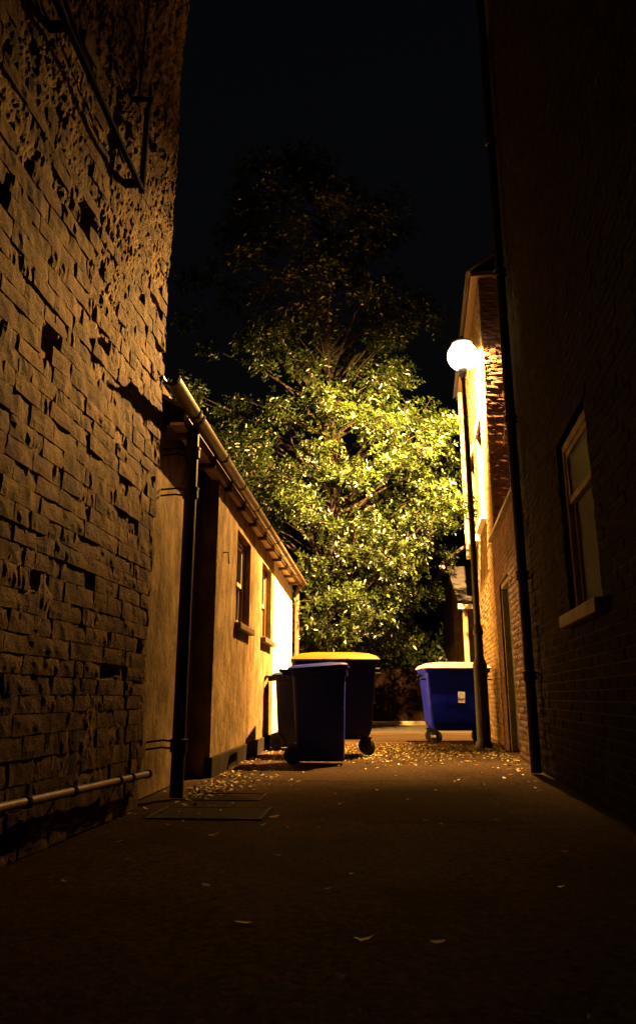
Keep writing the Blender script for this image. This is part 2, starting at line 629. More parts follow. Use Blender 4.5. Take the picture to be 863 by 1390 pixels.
def wall_depth(s, z):
    P = Vector((s, z, 0))
    t = min(0.8, max(0, (z - 2.7) / 2.6)) + 0.55 * noise.noise(P * 1.3)
    t = min(1, max(0, t))
    big = noise.noise(P * Vector((1.1, 0.9, 0)).x) if False else noise.noise(Vector((s * 1.2, z * 0.9, 3)))
    mid = noise.noise(Vector((s * 7, z * 4.0, 5)))
    fine = noise.noise(Vector((s * 26, z * 14, 8)))
    fine2 = noise.noise(Vector((s * 55, z * 30, 11)))
    low = -0.024 + 0.016 * mid + 0.011 * fine + 0.006 * fine2
    pit = min(0, noise.noise(Vector((s * 13, z * 8, 21))) + 0.30) * 0.06
    course = -0.012 * max(0, math.cos(2 * math.pi * z / 0.10)) ** 6
    high = 0.008 + 0.013 * mid + 0.014 * fine + 0.010 * fine2 + pit + course
    hole = 0.0
    for hs, hz, rs, rz in HOLES:
        q = ((s - hs) / rs) ** 2 + ((z - hz) / rz) ** 2
        if q < 1:
            hole = max(hole, 0.07 * (1 - q) ** 0.4)
    return 0.02 * big + low * (1 - t) + high * t - hole


HOLES = [(FL.s(4.41), 1.32, 0.08, 0.10), (FL.s(3.9), 3.35, 0.16, 0.12), (FL.s(5.2), 2.35, 0.06, 0.05), (FL.s(3.6), 2.45, 0.2, 0.07),
         (FL.s(4.3), 2.75, 0.12, 0.05), (FL.s(5.35), 1.02, 0.09, 0.05), (FL.s(4.75), 0.85, 0.22, 0.05), (FL.s(3.3), 1.9, 0.10, 0.06),
         (FL.s(5.5), 3.0, 0.05, 0.04), (FL.s(3.7), 1.25, 0.06, 0.05)]
ss = np.concatenate([np.linspace(S0, FL.s(2.2), 8)[:-1], np.arange(FL.s(2.2), S1 - 0.01, 0.0165), [S1]])
zs = np.concatenate([np.arange(0.0, 6.9, 0.0195), np.linspace(7.0, 11.0, 20)])
vs = []
for z in zs:
    for s in ss:
        vs.append(FL.p(s, z, wall_depth(float(s), float(z)) if s > FL.s(2.0) and z < 7.2 else 0.0))
n = len(ss)
fs = [(j * n + i, (j + 1) * n + i, (j + 1) * n + i + 1, j * n + i + 1) for j in range(len(zs) - 1) for i in range(n - 1)]
# returned corner edge
nb = len(vs)
for j, z in enumerate(zs):
    vs.append(FL.p(S1, z, -0.12))
for j in range(len(zs) - 1):
    fs.append((j * n + n - 1, (j + 1) * n + n - 1, nb + j + 1, nb + j))
mb = MB().add(vs, fs)
mb.build('wall_face', M['old_render'], brick_building, smooth=False)

BL, BH = 0.23, 0.094
var_old = brick_variants(14, BL, BH, 0.06, 0.012, 'brick', M['old_brick'], 6, 3, 0.2)
lay = brick_layout(S0, S1 - 0.01, 0.0, 7.0, 0.235, 0.10, 0.006, jit=0.3, varied=True)


def old_score(c):
    if c.y < 2.5 or c.z > 3.2:
        return -1e9
    return -(c - Vector((-1.3, 5.0, 1.7))).length + 0.1 * random.random()


place_bricks(FL, lay, var_old, BL, BH, brick_building, 300, old_score, djit=0.007, tilt=0.02, m=M['old_brick'], base_d=-0.004,
             skip=lambda s, z: random.random() < 0.02 or any(((s - h[0]) / h[2]) ** 2 + ((z - h[1]) / h[3]) ** 2 < 0.9 for h in HOLES)
             or (z > 2.7 and random.random() < (z - 2.7) * 0.33) or (z > 4.2 and random.random() < 0.3))
mb = MB()
FL.box(mb, S0, S1 + 0.05, 11.0, 11.15, -6.1, 0.12)
mb.build('coping', M['stone'], brick_building)

# iron bracket high on the wall
br = thing('iron_bracket', 'rusty iron bar and upright with a stub arm high on the brick wall', 'bracket')
mb = MB()
mb.tube([FL.p(FL.s(2.6), 4.10, 0.10), FL.p(FL.s(4.40), 3.97, 0.10)], 0.021, 8)
mb.build('bar', M['iron'], br, smooth=True)
mb = MB()
mb.tube([FL.p(FL.s(2.6), 4.30, 0.10), FL.p(FL.s(4.2), 4.02, 0.05)], 0.013, 6)
mb.build('brace', M['iron'], br, smooth=True)
mb = MB()
mb.tube([FL.p(FL.s(4.42), 3.95, 0.10), FL.p(FL.s(4.42), 4.60, 0.10), FL.p(FL.s(4.40), 4.68, 0.13), FL.p(FL.s(4.38), 4.68, -0.03)], 0.022, 8)
mb.build('upright', M['iron'], br, smooth=True)
mb = MB()
mb.tube([FL.p(FL.s(4.42), 4.44, 0.10), FL.p(FL.s(4.58), 4.44, 0.10)], 0.02, 8)
mb.tube([FL.p(FL.s(4.57), 4.44, 0.10), FL.p(FL.s(4.60), 4.44, 0.10)], 0.032, 8)
mb.build('stub_arm', M['iron'], br, smooth=True)
for Y, z in ((4.36, 3.98), (3.2, 4.06)):
    mb = MB()
    FL.box(mb, FL.s(Y) - 0.012, FL.s(Y) + 0.012, z - 0.03, z + 0.03, -0.03, 0.095)
    mb.build('wall_fixing', M['iron'], br)
mb = MB()
mb.tube([FL.p(FL.s(4.42), 4.70, 0.03), FL.p(FL.s(4.45), 5.6, 0.035), FL.p(FL.s(4.4), 7.2, 0.03)], 0.008, 6)
mb.build('cable', M['iron'], None, label='thin dark cable running up the brick wall above the iron bracket', cat='cable')

# waste pipe along the foot of the wall
wp = thing('waste_pipe', 'pale waste pipe with collars running low along the foot of the old brick wall', 'pipe')
a0, a1 = FL.p(FL.s(0.2), 0.335, 0.07), FL.p(FL.s(5.40), 0.215, 0.07)
mb = MB()
mb.tube([a0, a1], 0.021, 12)
mb.build('pipe', M['pale_pipe'], wp, smooth=True)
dirp = (a1 - a0).normalized()
for Y in (1.2, 2.3, 3.15, 3.65, 4.16, 4.82, 5.04, 5.37):
    c = a0 + dirp * ((Y - 0.2) / dirp.y)
    mb = MB()
    mb.tube([c - dirp * 0.014, c + dirp * 0.014], 0.028, 12)
    mb.tube([c, c - FL.n * 0.09], 0.009, 6)
    mb.build('collar', M['iron'], wp, smooth=True)

# ================================================================== left: rendered wing
wing = thing('rendered_outbuilding', 'low cream rendered outbuilding with two sash windows and a long gutter', 'building')
FW = Fr(-0.995, 7.48, 0.061, 'L')        # projecting front
FR_ = Fr(-1.30, 5.45, 0.061, 'L')         # recessed bay next to the brick building
EAVE = 2.86
Ws0, Ws1 = 0.0, FW.s(15.4)
WIN = [(FW.s(8.68), FW.s(9.67), 1.50, 2.56), (FW.s(10.85), FW.s(11.87), 1.50, 2.56)]
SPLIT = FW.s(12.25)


def stucco_sheet(fr, s0, s1, z0, z1, holes, m, name, parent, step=0.06, amp=0.007, top_wave=0):
    cuts_s = sorted({s0, s1} | {h[0] for h in holes if s0 < h[0] < s1} | {h[1] for h in holes if s0 < h[1] < s1})
    cuts_z = sorted({z0, z1} | {h[2] for h in holes} | {h[3] for h in holes})

    def sub(c):
        out = []
        for a, b in zip(c[:-1], c[1:]):
            k = max(1, int(round((b - a) / step)))
            out += [a + (b - a) * i / k for i in range(k)]
        return out + [c[-1]]
    S, Z = sub(cuts_s), sub(cuts_z)
    mb = MB()
    vs = [fr.p(s, z, amp * noise.noise(Vector((s * 2.1, z * 1.7, 3))) + amp * .5 * noise.noise(Vector((s * 7, z * 6, 1)))) for z in Z for s in S]
    n = len(S)
    fs = []
    for j in range(len(Z) - 1):
        for i in range(n - 1):
            sc, zc = (S[i] + S[i + 1]) / 2, (Z[j] + Z[j + 1]) / 2
            if any(h[0] < sc < h[1] and h[2] < zc < h[3] for h in holes):
                continue
            fs.append((j * n + i, (j + 1) * n + i, (j + 1) * n + i + 1, j * n + i + 1))
    mb.add(vs, fs)
    # reveals of the openings
    for h in holes:
        if h[0] < s0 - 1e-6 or h[1] > s1 + 1e-6:
            continue
        D = -0.16
        for (pa, pb) in (((h[0], h[2]), (h[0], h[3])), ((h[0], h[3]), (h[1], h[3])), ((h[1], h[3]), (h[1], h[2])), ((h[1], h[2]), (h[0], h[2]))):
            q = [fr.p(pa[0], pa[1], amp), fr.p(pb[0], pb[1], amp), fr.p(pb[0], pb[1], D), fr.p(pa[0], pa[1], D)]
            mb.add(q, [(0, 1, 2, 3)])
    return mb.build(name, m, parent, smooth=True)


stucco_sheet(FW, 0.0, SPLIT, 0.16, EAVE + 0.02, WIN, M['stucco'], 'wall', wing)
w2 = stucco_sheet(FW, SPLIT, Ws1, 0.16, EAVE + 0.02, [], M['lit_stucco'], 'wall', wing)
w2['label'] = 'end of the wall with lamp brightness put into its paler colour'
stucco_sheet(FR_, -0.3, FR_.s(7.5), 0.0, EAVE + 0.02, [], M['stucco'], 'wall', wing, amp=0.012)
# return face of the step, the core of the building and the far end
mb = MB()
p0, p1 = FR_.p(FR_.s(7.47), 0, -0.1), FW.p(0, 0, 0.004)
vs = []
for z in (0, EAVE):
    vs += [Vector((p0.x, p0.y, z)), Vector((p1.x, p1.y, z)), Vector((p1.x, p1.y + 0.1, z)), Vector((p0.x, p0.y + 0.1, z))]
mb.add(vs, [(0, 1, 5, 4), (1, 2, 6, 5), (2, 3, 7, 6), (3, 0, 4, 7), (0, 3, 2, 1), (4, 5, 6, 7)])
mb.build('return_wall', M['stucco'], wing, bevel=0.02)
mb = MB()
FW.box(mb, -1.2, Ws1 - 0.004, 0, EAVE + 0.5, -4.6, -0.30)
FW.box(mb, 0.02, WIN[0][0] - 0.02, 0, EAVE, -0.30, -0.02)
FW.box(mb, WIN[0][1] + 0.02, WIN[1][0] - 0.02, 0, EAVE, -0.30, -0.02)
FW.box(mb, WIN[1][1] + 0.02, Ws1 - 0.004, 0, EAVE, -0.30, -0.02)
mb.build('wall_core', M['stucco'], wing)
mb = MB()
FW.box(mb, -0.02, Ws1 + 0.02, -0.03, 0.17, -0.05, 0.028)
mb.build('plinth', M['plinth'], wing, bevel=0.01)

# small old iron hook on the rendered wall
for wi, (a, b, z0, z1) in enumerate(WIN):
    wf = MB()
    D0, D1 = -0.15, -0.075
    FW.box(wf, a, a + 0.065, z0, z1, D0, D1)
    FW.box(wf, b - 0.065, b, z0, z1, D0, D1)
    FW.box(wf, a + 0.065, b - 0.065, z1 - 0.07, z1, D0, D1)
    FW.box(wf, a + 0.065, b - 0.065, z0, z0 + 0.07, D0, D1)
    f = wf.build('window', M['brown_wood'], wing)
    mid = (z0 + z1) / 2
    for k, (za, zb, d) in enumerate(((mid - 0.03, z1 - 0.06, -0.092), (z0 + 0.06, mid + 0.03, -0.118))):
        sm = MB()
        FW.box(sm, a + 0.065, b - 0.065, zb - 0.045, zb, d - 0.03, d)
        FW.box(sm, a + 0.065, b - 0.065, za, za + 0.045, d - 0.03, d)
        FW.box(sm, a + 0.065, a + 0.105, za + .045, zb - .045, d - 0.03, d)
        FW.box(sm, b - 0.105, b - 0.065, za + .045, zb - .045, d - 0.03, d)
        FW.box(sm, (a + b) / 2 - 0.016, (a + b) / 2 + 0.016, za + .045, zb - .045, d - 0.03, d)
        sm.build('sash', M['pale_board'], f)
        pm = MB()
        FW.box(pm, a + 0.09, b - 0.09, za + 0.02, zb - 0.02, d - 0.02, d - 0.013)
        pm.build('pane', M['pane'], f)
    sl = MB()
    FW.box(sl, a - 0.06, b + 0.06, z0 - 0.065, z0 + 0.004, -0.15, 0.075)
    sl.build('sill', M['brown_wood'], f, bevel=0.008)

mb = MB()
mb.tube([FW.p(0.35, 2.14, -0.02), FW.p(0.35, 2.14, 0.05), FW.p(0.35, 2.02, 0.06)], 0.007, 6)
mb.build('wall_hook', M['iron'], wing)

# roof, rafters, fascia, gutter
FG = Fr(-1.065, 5.02, 0.074, 'L')
mb = MB()
for k in range(1):
    T = FG.T()
pitch = 0.55
RS = FG.s(5.80)
vs = []
rl = FG.s(15.45)
for (s, d, z) in ((RS, -0.02, EAVE + 0.05), (rl, -0.02, EAVE + 0.05), (rl, -2.5, EAVE + 0.05 + 2.48 * pitch), (RS, -2.5, EAVE + 0.05 + 2.48 * pitch)):
    vs.append(FG.p(s, z, d))
vs2 = [v + Vector((0, 0, 0.03)) for v in vs]
mb.add(vs + vs2, [(0, 3, 2, 1), (4, 5, 6, 7), (0, 1, 5, 4), (1, 2, 6, 5), (2, 3, 7, 6), (3, 0, 4, 7)])
mb.build('roof', M['slate'], wing)
sl = MB()
row = 0
d = -0.0
while d > -2.35:
    s = RS if row % 2 else RS - 0.12
    while s < rl:
        a, b = max(RS, s), min(rl, s + 0.245)
        z0 = EAVE + 0.085 + (-d - 0.02) * pitch
        z1 = z0 + 0.3 * pitch - 0.006
        q = [FG.p(a, z0 + 0.008, d), FG.p(b, z0 + 0.008, d), FG.p(b, z1, d - 0.3), FG.p(a, z1, d - 0.3)]
        q2 = [v - Vector((0, 0, 0.007)) for v in q]
        sl.add(q + q2, [(0, 1, 2, 3), (4, 7, 6, 5), (0, 4, 5, 1), (1, 5, 6, 2), (3, 7, 4, 0)])
        s += 0.25
    d -= 0.2
    row += 1
sl.build('slates', M['slate'], wing, kind='stuff')
# pale soffit boards in lengths between dark rafter feet
k = 0
s = RS + 0.25
prev = RS
while s < rl - 0.1:
    mb = MB()
    FG.box(mb, s - 0.03, s + 0.03, EAVE - 0.09, EAVE + 0.03, -0.36, -0.035)
    mb.build('rafter_foot', M['brown_wood'], wing)
    mb = MB()
    FG.box(mb, prev + 0.03, s - 0.03, EAVE - 0.045, EAVE - 0.02, -0.19, -0.075)
    mb.build('soffit_board', M['pale_board'], wing)
    prev = s
    s += 0.86
mb = MB()
FG.box(mb, RS, rl - 0.05, EAVE - 0.02, EAVE + 0.045, -0.07, -0.045)
mb.build('fascia_board', M['brown_wood'], wing)
# half round gutter with unions and brackets
gut = MB()
seg = 12
rg, ri = 0.058, 0.052
rings = []
gs = [0.0, rl]
for s in gs:
    for rr in (rg, ri):
        for k in range(seg + 1):
            a = math.pi + math.pi * k / seg
            gut.v.append(tuple(FG.p(s, EAVE + 0.03 + rr * math.sin(a), 0.025 + rr * math.cos(a))))
m_ = seg + 1
for k in range(seg):
    gut.f.append((k, k + 1, 2 * m_ + k + 1, 2 * m_ + k))
    gut.f.append((m_ + k, 3 * m_ + k, 3 * m_ + k + 1, m_ + k + 1))
for b0 in (0, 2 * m_):
    for k in range(seg):
        gut.f.append((b0 + k, b0 + m_ + k, b0 + m_ + k + 1, b0 + k + 1))
gut.f.append((0, 2 * m_, 3 * m_, m_))
gut.f.append((seg, m_ + seg, 3 * m_ + seg, 2 * m_ + seg))
g = gut.build('gutter', M['brown_plastic'], wing, smooth=True)
for s in (0.02, 0.72, 0.84, 1.9, 2.9, 3.9, 4.9, 5.9, 6.9, 7.9, 8.9, 9.9, rl - 0.02):
    mb = MB()
    ring = []
    for w in (-0.02, 0.02):
        for k in range(seg + 1):
            a = math.pi + math.pi * k / seg
            mb.v.append(tuple(FG.p(s + w, EAVE + 0.034 + 0.066 * math.sin(a), 0.025 + 0.066 * math.cos(a))))
        for k in range(seg + 1):
            a = math.pi + math.pi * k / seg
            mb.v.append(tuple(FG.p(s + w, EAVE + 0.034 + 0.054 * math.sin(a), 0.025 + 0.054 * math.cos(a))))
    for k in range(seg):
        mb.f.append((k, k + 1, 2 * m_ + k + 1, 2 * m_ + k))
        mb.f.append((k, m_ + k, m_ + k + 1, k + 1))
        mb.f.append((2 * m_ + k, 2 * m_ + k + 1, 3 * m_ + k + 1, 3 * m_ + k))
    mb.build('gutter_bracket', M['iron'], g)


def downpipe(parent, x, y, z0, z1, r, m, collars, name='downpipe', seg=14, shoe=None, stand=None):
    mb = MB()
    pts = [(x, y, z1), (x, y, z0 + 0.12)]
    if shoe:
        pts += [(x + shoe[0] * 0.4, y + shoe[1] * 0.4, z0 + 0.05), (x + shoe[0], y + shoe[1], z0 + 0.025)]
    else:
        pts += [(x, y, z0)]
    mb.tube(pts, r, seg)
    o = mb.build(name, m, parent, smooth=True)
    for z in collars:
        c = MB()
        c.lathe([(r * 1.02, -0.045), (r * 1.28, -0.035), (r * 1.28, 0.03), (r * 1.38, 0.035), (r * 1.38, 0.05), (r * 1.02, 0.055)], (x, y, z), seg)
        c.build('socket', m, o, smooth=True)
        if stand is not None:
            for dz in (-0.02, 0.03):
                c = MB()
                e = Vector((x, y, z + dz)) + stand
                c.tube([(x, y, z + dz), ((x + e.x) / 2 + 0.0, (y + e.y) / 2, z + dz + 0.015), e], 0.008, 6)
                c.build('wall_bracket', M['iron'], o)
    return o


downpipe(wing, -1.03, 6.0, 0.0, EAVE + 0.0, 0.05, M['black_paint'], (2.62, 2.28, 0.35), stand=Vector((-0.235, -0.03, 0)))
pe = FW.p(Ws1 - 0.06, 0, 0.10)
downpipe(wing, pe.x, pe.y, 0.0, EAVE - 0.12, 0.042, M['brown_plastic'], (2.5, 1.4), stand=Vector((-0.1, 0, 0)))
mb = MB()
mb.tube([(pe.x, pe.y, EAVE - 0.14), (pe.x + 0.03, pe.y, EAVE - 0.05), tuple(FG.p(rl - 0.1, EAVE, 0.03))], 0.042, 12)
mb.build('gutter_outlet', M['brown_plastic'], wing, smooth=True)

# ================================================================== right: near dark building
FRT = Fr(1.16, 0.0, 0.13, 'R')
near = thing('corner_building', 'tall blackened brick building with a sash window, in deep shade beside the camera', 'building')
YN = 8.4
n0, n1 = FRT.s(-3.0), FRT.s(YN)
W0, W1, WZ0, WZ1 = FRT.s(4.86), FRT.s(5.97), 1.30, 2.66
mb = MB()
for (a, b, z0, z1) in ((n0, W0, 0, 11.2), (W1, n1, 0, 11.2), (W0, W1, 0, WZ0), (W0, W1, WZ1, 11.2)):
    FRT.box(mb, a, b, z0, z1, -0.35, -0.008)
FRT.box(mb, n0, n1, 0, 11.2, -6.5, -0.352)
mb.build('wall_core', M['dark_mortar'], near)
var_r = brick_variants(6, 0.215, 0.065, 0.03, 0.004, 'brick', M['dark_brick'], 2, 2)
lay = brick_layout(FRT.s(2.0), n1, 0.0, 9.0, 0.225, 0.075, 0.010, jit=0.06, holes=[(W0, W1, WZ0, WZ1 + 0.08)])


def near_score(c):
    if c.y < 5.2:
        return -1e9
    return -(c - Vector((2.1, 7.2, 1.3))).length


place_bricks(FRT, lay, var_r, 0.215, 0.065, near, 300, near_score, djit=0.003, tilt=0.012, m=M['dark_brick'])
mb = MB()
FRT.box(mb, W0 - 0.1, W1 + 0.1, WZ1, WZ1 + 0.09, -0.1, 0.006)
mb.build('lintel', M['dark_brick'], near, bevel=0.006)
# sash window
wf = MB()
D0, D1 = -0.12, -0.05
FRT.box(wf, W0, W0 + 0.075, WZ0, WZ1, D0, D1)
FRT.box(wf, W1 - 0.075, W1, WZ0, WZ1, D0, D1)
FRT.box(wf, W0 + 0.075, W1 - 0.075, WZ1 - 0.07, WZ1, D0, D1)
f = wf.build('window', M['white_wood'], near, bevel=0.004)
for za, zb, d in ((2.16, WZ1 - 0.07, -0.062), (WZ0 + 0.01, 2.21, -0.092)):
    sm = MB()
    FRT.box(sm, W0 + 0.075, W1 - 0.075, zb - 0.05, zb, d - 0.035, d)
    FRT.box(sm, W0 + 0.075, W1 - 0.075, za, za + 0.05, d - 0.035, d)
    FRT.box(sm, W0 + 0.075, W0 + 0.125, za + .05, zb - .05, d - 0.035, d)
    FRT.box(sm, W1 - 0.125, W1 - 0.075, za + .05, zb - .05, d - 0.035, d)
    sm.build('sash', M['white_wood'], f)
    pm = MB()
    a_, b_ = W0 + 0.11, W1 - 0.11
    FRT.box(pm, a_, b_, za + 0.03, zb - 0.03, d - 0.024, d - 0.016)
    pm.build('pane', M['obscure'], f)
mb = MB()
FRT.box(mb, W0 - 0.08, W1 + 0.08, WZ0 - 0.09, WZ0 + 0.004, -0.17, 0.07)
mb.build('sill', M['white_wood'], f, bevel=0.008)
# black soil pipe
pp = FRT.p(FRT.s(7.85), 0, 0.085)
downpipe(near, pp.x, pp.y, 0.0, 9.5, 0.052, M['black_paint'], (0.9, 1.9, 3.6, 5.4, 7.2), stand=Vector((0.09, 0, 0)))

# ================================================================== right: low yard wall with green door
yard = thing('yard_wall', 'low dark brick yard wall with sloped coping and a doorway, between the two brick buildings', 'wall')
YB = 11.68
y0, y1 = FRT.s(YN + 0.004), FRT.s(YB - 0.004)
DR0, DR1, DRZ = FRT.s(9.85), FRT.s(11.0), 2.24
mb = MB()
for (a, b, z0, z1) in ((y0, DR0, 0, 3.0), (DR1, y1, 0, 3.0), (DR0, DR1, DRZ, 3.0)):
    FRT.box(mb, a, b, z0, z1, -0.24, -0.008)
mb.build('wall_core', M['dark_mortar'], yard)
var_y = brick_variants(6, 0.215, 0.065, 0.03, 0.004, 'brick', M['red_brick'], 2, 2)
lay = brick_layout(y0, y1, 0.0, 2.98, 0.225, 0.075, 0.010, jit=0.06, holes=[(DR0, DR1, -1, DRZ)])
place_bricks(FRT, lay, var_y, 0.215, 0.065, yard, 300, lambda c: -c.y, djit=0.003, tilt=0.012, m=M['red_brick'])
s = y0
while s < y1 - 0.05:
    e = min(s + 0.58, y1)
    mb = MB()
    FRT.box(mb, s, e - 0.006, 3.0, 3.05, -0.29, 0.05)
    mb.build('coping_stone', M['stone'], yard, bevel=0.008)
    s = e
door = MB()
FRT.box(door, DR0 + 0.06, DR1 - 0.06, 0.03, DRZ - 0.06, -0.16, -0.12)
door = door.build('door', M['green_paint'], yard)
nb_ = 7
for k in range(nb_):
    a = DR0 + 0.065 + k * (DR1 - DR0 - 0.13) / nb_
    mb = MB()
    FRT.box(mb, a + 0.004, a + (DR1 - DR0 - 0.13) / nb_ - 0.004, 0.04, DRZ - 0.07, -0.122, -0.108)
    mb.build('board', M['green_paint'], door)
mb = MB()
mb.tube([FRT.p(DR0 + 0.14, 1.02, -0.11), FRT.p(DR0 + 0.14, 1.02, -0.06), FRT.p(DR0 + 0.24, 1.02, -0.055)], 0.009, 8)
mb.build('handle', M['zinc'], door)
mb = MB()
FRT.box(mb, DR0, DR0 + 0.06, 0, DRZ, -0.18, -0.03)
FRT.box(mb, DR1 - 0.06, DR1, 0, DRZ, -0.18, -0.03)
FRT.box(mb, DR0 + 0.06, DR1 - 0.06, DRZ - 0.06, DRZ, -0.18, -0.03)
mb.build('door_frame', M['white_wood'], yard)

# ================================================================== right: lit brick house
FB = Fr(FRT.p(FRT.s(11.70), 0).x + 0.05, 11.70, 0.13, 'R')
house = thing('brick_house', 'two storey yellow brick house standing right behind the street lamp, its lane side brightly lit', 'building')
BS1 = FB.s(17.2)
HH = 7.6
HW = [(FB.s(12.85), FB.s(13.95), 3.75, 5.5), (FB.s(14.75), FB.s(15.9), 3.75, 5.5)]
FGB = FrFace(FB.o.x, FB.o.y, 0.0)
FGB.u = Vector((FB.ca, -math.sin(math.atan(0.13)), 0))
FGB.n = Vector((-FB.u.x, -FB.u.y, 0))
GW = 5.0
mb = MB()
cells = [(0.0, HW[0][0], 0, HH), (HW[0][1], HW[1][0], 0, HH), (HW[1][1], BS1, 0, HH)]
for a, b, z0, z1 in HW:
    cells += [(a, b, 0, z0), (a, b, z1, HH)]
for (a, b, z0, z1) in cells:
    FB.box(mb, a + (0.008 if a == 0 else 0), b, z0, z1, -0.34, -0.008)
FB.box(mb, 0.008, BS1, 0, HH, -5.0, -0.342)
mb.build('wall_core', M['mortar'], house)
var_h = brick_variants(6, 0.215, 0.065, 0.03, 0.003, 'brick', M['yellow_brick'], 2, 2)
lay = brick_layout(0.0, BS1, 0.0, HH, 0.225, 0.075, 0.010, jit=0.06, holes=HW)
place_bricks(FB, lay, var_h, 0.215, 0.065, house, 150, lambda c: -abs(c.z - 2.0) - 0.7 * c.y, djit=0.003, tilt=0.012, m=M['yellow_brick'])
var_g = brick_variants(6, 0.215, 0.065, 0.03, 0.004, 'brick', M['red_brick'], 2, 2)
lay = brick_layout(0.0, 3.2, 0.0, HH, 0.225, 0.075, 0.010, jit=0.06)


def gable_score(c):
    if c.z < 2.9 or c.x > 3.6:
        return -1e9
    return -c.x - 0.12 * abs(c.z - 4.6)


place_bricks(FGB, lay, var_g, 0.215, 0.065, house, 150, gable_score, djit=0.003, tilt=0.012, m=M['red_brick'])
for (a, b, z0, z1) in HW:
    wf = MB()
    FB.box(wf, a, a + 0.07, z0, z1, -0.18, -0.10)
    FB.box(wf, b - 0.07, b, z0, z1, -0.18, -0.10)
    FB.box(wf, a + .07, b - .07, z1 - 0.07, z1, -0.18, -0.10)
    FB.box(wf, a + .07, b - .07, z0, z0 + 0.07, -0.18, -0.10)
    FB.box(wf, a + .07, b - .07, (z0 + z1) / 2 - 0.03, (z0 + z1) / 2 + 0.03, -0.17, -0.11)
    f = wf.build('window', M['white_sill'], house)
    pm = MB()
    FB.box(pm, a + 0.05, b - 0.05, z0 + 0.05, z1 - 0.05, -0.155, -0.145)
    pm.build('pane', M['pane'], f)
    mb = MB()
    FB.box(mb, a - 0.08, b + 0.08, z0 - 0.12, z0 + 0.004, -0.18, 0.09)
    mb.build('sill', M['white_sill'], f, bevel=0.008)
    mb = MB()
    FB.box(mb, a - 0.12, b + 0.12, z1, z1 + 0.16, -0.1, 0.012)
    mb.build('lintel', M['white_sill'], f, bevel=0.006)
mb = MB()
FB.box(mb, -0.10, BS1 + 0.1, HH, HH + 0.08, -5.1, 0.12)
mb.build('eaves_board', M['brown_wood'], house)
mb = MB()
q = []
for s_, d_, z_ in ((-0.15, 0.2, HH + 0.05), (BS1 + 0.1, 0.2, HH + 0.05), (BS1 + 0.1, -2.5, HH + 1.9), (-0.15, -2.5, HH + 1.9),
                   (-0.15, -5.2, HH + 0.05), (BS1 + 0.1, -5.2, HH + 0.05)):
    q.append(FB.p(s_, z_, d_))
q2 = [v + Vector((0, 0, 0.06)) for v in q]
mb.add(q + q2, [(0, 3, 2, 1), (3, 4, 5, 2), (6, 7, 8, 9), (9, 8, 11, 10), (0, 1, 7, 6), (4, 10, 11, 5), (0, 6, 9, 3), (3, 9, 10, 4), (1, 2, 8, 7), (2, 5, 11, 8)])
mb.build('roof', M['slate'], house)
pz = FB.p(FB.s(16.6), 0, 0.08)
downpipe(house, pz.x, pz.y, 3.6, 7.5, 0.05, M['pale_pipe'], (4.2, 5.6, 6.9), stand=Vector((0.08, 0, 0)))

# cable sagging between the two buildings
mb = MB()
A = Vector((2.33, 8.42, 5.22))
B = Vector((2.95, 11.62, 4.55))
pts = [A.lerp(B, t) + Vector((0, 0, -0.25 * 4 * t * (1 - t) * 0.4)) for t in np.linspace(0, 1, 12)]
mb.tube([A + Vector((0.02, -0.1, 0.5)), A], 0.013, 6)
mb.tube(pts, 0.007, 6)
mb.tube([A, A + Vector((0.06, 0.02, -0.5)), A + Vector((0.10, -0.02, -1.2))], 0.008, 6)
mb.build('cable', M['pale_pipe'], None, label='forked slack cable hanging off the corner above the low yard wall', cat='cable')

# ================================================================== far right outbuilding
far = thing('distant_outbuilding', 'pale walled outbuilding with a lean-to porch seen beyond the bright blue bin', 'building')
FF = Fr(3.42, 19.6, 0.10, 'R')
mb = MB()
FF.box(mb, 0, 7.5, 0, 3.9, -4.0, 0.0)
mb.build('wall', M['stucco'], far)
mb = MB()
q = [FF.p(-0.3, 3.92, 0.28), FF.p(7.8, 3.92, 0.28), FF.p(7.8, 5.7, -2.2), FF.p(-0.3, 5.7, -2.2), FF.p(-0.3, 3.92, -4.2), FF.p(7.8, 3.92, -4.2)]
q2 = [v + Vector((0, 0, 0.08)) for v in q]
mb.add(q + q2, [(0, 3, 2, 1), (3, 4, 5, 2), (6, 7, 8, 9), (9, 8, 11, 10), (0, 1, 7, 6), (4, 10, 11, 5), (0, 6, 9, 3), (3, 9, 10, 4), (1, 2, 8, 7), (2, 5, 11, 8)])
mb.build('roof', M['slate'], far)
mb = MB()
FF.box(mb, -0.3, 7.8, 3.82, 3.93, 0.18, 0.32)
mb.build('gutter', M['brown_plastic'], far)
mb = MB()
q = [Vector((3.15, 17.3, 2.63)), Vector((4.3, 17.3, 2.63)), Vector((4.3, 19.55, 3.86)), Vector((3.3, 19.55, 3.86))]
q2 = [v + Vector((0, 0, 0.07)) for v in q]
mb.add(q + q2, [(0, 3, 2, 1), (4, 5, 6, 7), (0, 1, 5, 4), (1, 2, 6, 5), (2, 3, 7, 6), (3, 0, 4, 7)])
mb.build('porch_roof', M['slate'], far)
mb = MB()
mb.box(3.12, 4.3, 17.26, 17.30, 2.60, 2.71)
mb.build('porch_fascia', M['white_sill'], far)
for x in (3.3, 4.1):
    mb = MB()
    mb.tube([(x, 17.42, 0), (x, 17.42, 2.64)], 0.06, 12)
    mb.build('post', M['pale_pipe'], far, smooth=True)

# garden wall and hedge closing the view
mb = MB()
mb.box(-16, 3.3, 23.0, 23.25, 0, 1.5)
gw = mb.build('garden_wall', M['dark_brick'], None, label='low dark garden wall across the far side of the road', cat='wall')


